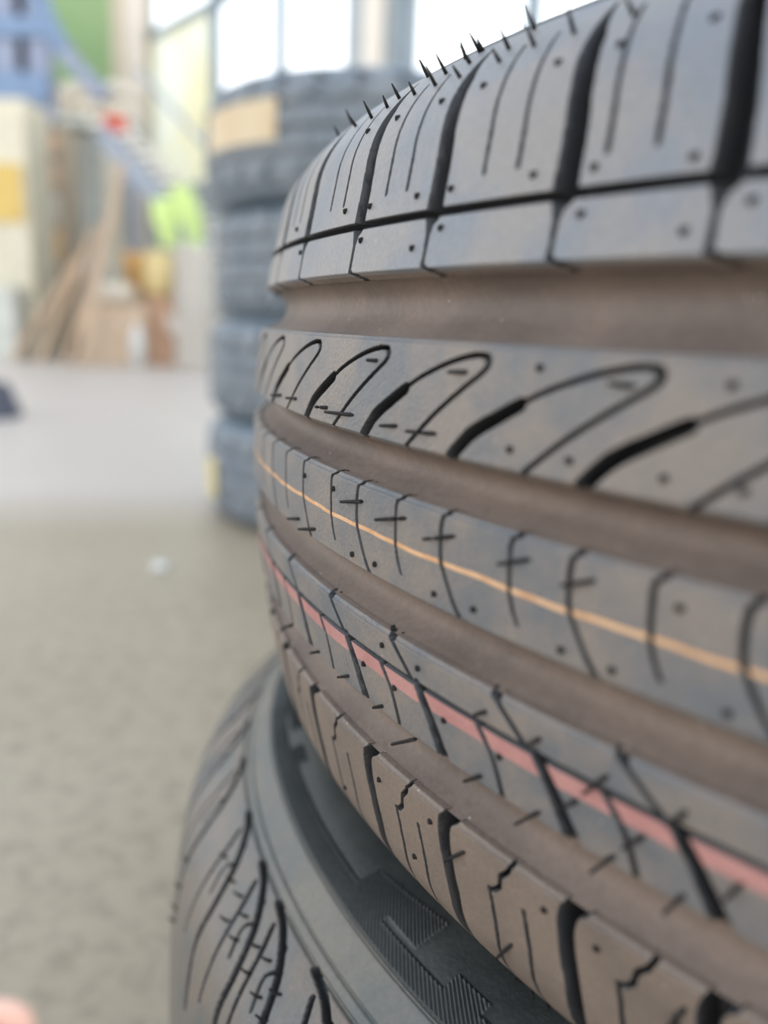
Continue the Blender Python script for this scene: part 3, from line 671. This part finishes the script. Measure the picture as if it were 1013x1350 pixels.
# ---- pile of four tyres behind
BX = Vector((-.04, 1.56))
M_BACK = rubber('hazed_grey_rubber', srgb(104, 114, 124), srgb(124, 130, 136), .5, 16, .6, .1)  # lightened and blued: window glare over the pile is painted in
M_BACK2 = rubber('hazed_sidewall_rubber', srgb(112, 126, 140), srgb(126, 138, 148), .5, 12, .55, .1)  # same painted glare haze on the sidewalls
M_PAPER = mottled('tan_paper_label', srgb(200, 178, 146), srgb(208, 190, 160), 14, .7)
M_PAPER2 = mottled('yellow_paper_label', srgb(202, 186, 134), srgb(210, 194, 146), 20, .7)
def back_tyre(z0, ht, R, n_lug, rot, label, dx=0.0):
    t = empty('truck_tyre', (BX.x + dx, BX.y, z0 + ht / 2), label, 'tyre', 'tyres piled behind the foreground tyre')
    hw = ht / 2 - .002; Rm = R * 1000; w = hw * 1000
    H = np.linspace(-w * .86, w * .86, 70); a = np.linspace(0, 2 * PI, 720, endpoint=False)
    x = H / w
    base = Rm - 9 * np.abs(x) ** 3 - 8 * np.maximum(np.abs(x) - .68, 0) / .2
    dep = np.zeros((70, 720))
    for c_, ww in ((-.36, .05), (0, .05), (.36, .05)): dep = np.maximum(dep, (9 * (1 - smooth(np.abs(x - c_), ww, ww + .03)))[:, None] + 0 * dep)
    u = np.mod((a[None] + rot) * n_lug / (2 * PI) + .25 * np.sin(x[:, None] * 7) , 1)
    lug = (1 - smooth(np.abs(u - .5), .1, .16)) * (np.abs(x) > .38)[:, None] * 10
    sipe = (1 - smooth(np.abs(np.mod(u * 2, 1) - .5), .04, .09)) * (np.abs(x) < .36)[:, None] * 5
    dep = np.maximum(dep, np.maximum(lug, sipe))
    r = base[:, None] - dep
    V = np.stack([r * np.cos(a), r * np.sin(a), np.repeat(H[:, None], 720, 1)], -1) / 1000
    link('tread', np_mesh('tread', V, grid_quads(70, 720, True)), M_BACK, t)
    rt = float(base[-1])
    P = [(rt, w * .86), (rt - 10, w * .94), (rt - 28, w * .99), (rt - 55, w), (rt - 85, w * .93), (rt - 104, w * .8), (rt - 108, w * .72), (rt - 96, w * .7), (rt - 60, w * .84), (rt - 30, w * .8), (rt - 12, w * .5), (rt - 11, 0)]
    side(1, t, P, M_BACK2); side(-1, t, P, M_BACK2)
    return t, base, H
def label_on(t, base, H, a0, a1, h0, h1, slant, mat, lb):
    n_ = 24; aa = np.linspace(a0, a1, n_); V = []
    for h in np.linspace(h0, h1, 8):
        hh = h + slant * (aa - a0) / (a1 - a0); r = np.interp(hh, H, base) + 1.5
        V.append(np.stack([r * np.cos(aa), r * np.sin(aa), hh], -1) / 1000)
    o = link('paper_label', np_mesh('paper_label', np.array(V), grid_quads(8, n_)), mat, t); tag(o, lb)
zz = 0.0
spec_ = [(.184, .303, 34, 0.1, 'lowest truck tyre of the pile behind, with a small yellow label', .0), (.174, .296, 31, .5, 'second tyre from the floor in the pile behind', -.003), (.180, .290, 36, .9, 'third tyre from the floor in the pile behind', .004), (.190, .302, 30, .3, 'topmost tyre of the pile behind with a wide tan paper label', .0)]
for ht, R_, nl, rot, lb, dx in spec_:
    t_, bs, Hh = back_tyre(zz, ht, R_, nl, rot, lb, dx); zz += ht
    if 'topmost' in lb: label_on(t_, bs, Hh, rad(-153), rad(-118), -14, 46, 0, M_PAPER, 'wide tan paper label stuck to the tread')
    if 'lowest' in lb: label_on(t_, bs, Hh, rad(-170), rad(-149), -52, 22, 0, M_PAPER2, 'small yellow paper label')

# ------------------------------------------------------------------ the photographer's hand, a fingertip reaching into the corner
M_SKIN, n, l, b = mat_base('skin')
t = n.new('ShaderNodeTexCoord'); a = n.new('ShaderNodeTexNoise'); a.inputs['Scale'].default_value = 45; l.new(t.outputs['Object'], a.inputs['Vector'])
r = ramp(n, [(.35, srgb(222, 160, 134)), (.65, srgb(232, 180, 152))]); l.new(a.outputs['Fac'], r.inputs[0]); l.new(r.outputs[0], b.inputs['Base Color'])
b.inputs['Roughness'].default_value = .5; b.inputs['Subsurface Weight'].default_value = .15; b.inputs['Subsurface Radius'].default_value = (.01, .004, .002)
M_NAIL = mottled('nail', srgb(232, 184, 166), srgb(238, 196, 178), 30, .3)
dT = ray(6, 1394); TIP = Vector((0, 0, EYE)) + dT * (.088 / dT.dot(fwd))
hd = (Vector((-.75, -.1, -.66))).normalized()            # from the tip back to the palm
sx_ = hd.cross(Vector((0, 1, 0))).normalized(); sz_ = sx_.cross(hd).normalized()
def hp(u, v, w): return hd * u + sx_ * v + sz_ * w        # along, sideways, back-of-hand
verts, edges, rads = [], [], []
def vert(p, r_): verts.append(tuple(p)); rads.append(r_); return len(verts) - 1
wrist = vert(hp(.165, .02, 0), .024); palm = vert(hp(.125, .022, 0), .028); edges.append((wrist, palm))
fore = vert(hp(.24, .02, 0), .027); edges.append((wrist, fore))
fingers = [(0.0, [(.088, 0, .002), (.052, 0, .006), (.024, 0, .003), (.002, 0, 0)]), (.019, [(.086, .019, .002), (.05, .02, -.004), (.05, .02, -.028), (.07, .02, -.034)]),
           (.037, [(.09, .037, .002), (.058, .039, -.006), (.058, .039, -.027), (.077, .038, -.032)]), (.053, [(.098, .053, 0), (.073, .056, -.007), (.074, .056, -.023), (.088, .055, -.028)])]
for off, ch in fingers:
    kx = vert(hp(.105, off, .002), .0125); edges.append((palm, kx)); prev = kx
    for k, q in enumerate(ch):
        i = vert(hp(*q), (.0104, .0098, .0094, .0088)[k]); edges.append((prev, i)); prev = i
th = vert(hp(.135, -.005, -.012), .014); edges.append((palm, th)); prev = th
for q, r_ in (((.108, -.024, -.022), .011), ((.082, -.03, -.03), .0095), ((.062, -.028, -.036), .0072)):
    i = vert(hp(*q), r_); edges.append((prev, i)); prev = i
me = bpy.data.meshes.new('hand'); me.from_pydata(verts, edges, []); me.update()
hand = link('hand', me, M_SKIN); hand.location = TIP
sk = hand.modifiers.new('skin', 'SKIN'); sk.use_smooth_shade = True
for i, sv in enumerate(me.skin_vertices[0].data): sv.radius = (rads[i], rads[i]); sv.use_root = i == 1
ss = hand.modifiers.new('subdivision', 'SUBSURF'); ss.levels = 2; ss.render_levels = 2
tag(hand, 'blurred bare hand at the lower left corner, one fingertip reaching into view', 'hand')
bm = bmesh.new(); bmesh.ops.create_uvsphere(bm, u_segments=16, v_segments=8, radius=1)
for v in bm.verts: v.co = Vector((v.co.x * .006, v.co.y * .0045, v.co.z * .0012))
nl_ = bm_obj('fingernail', bm, M_NAIL, hand, 0, True)
nl_.matrix_local = Matrix.Translation(hp(.006, 0, .0072)) @ Matrix((hd, sx_, sz_)).transposed().to_4x4()
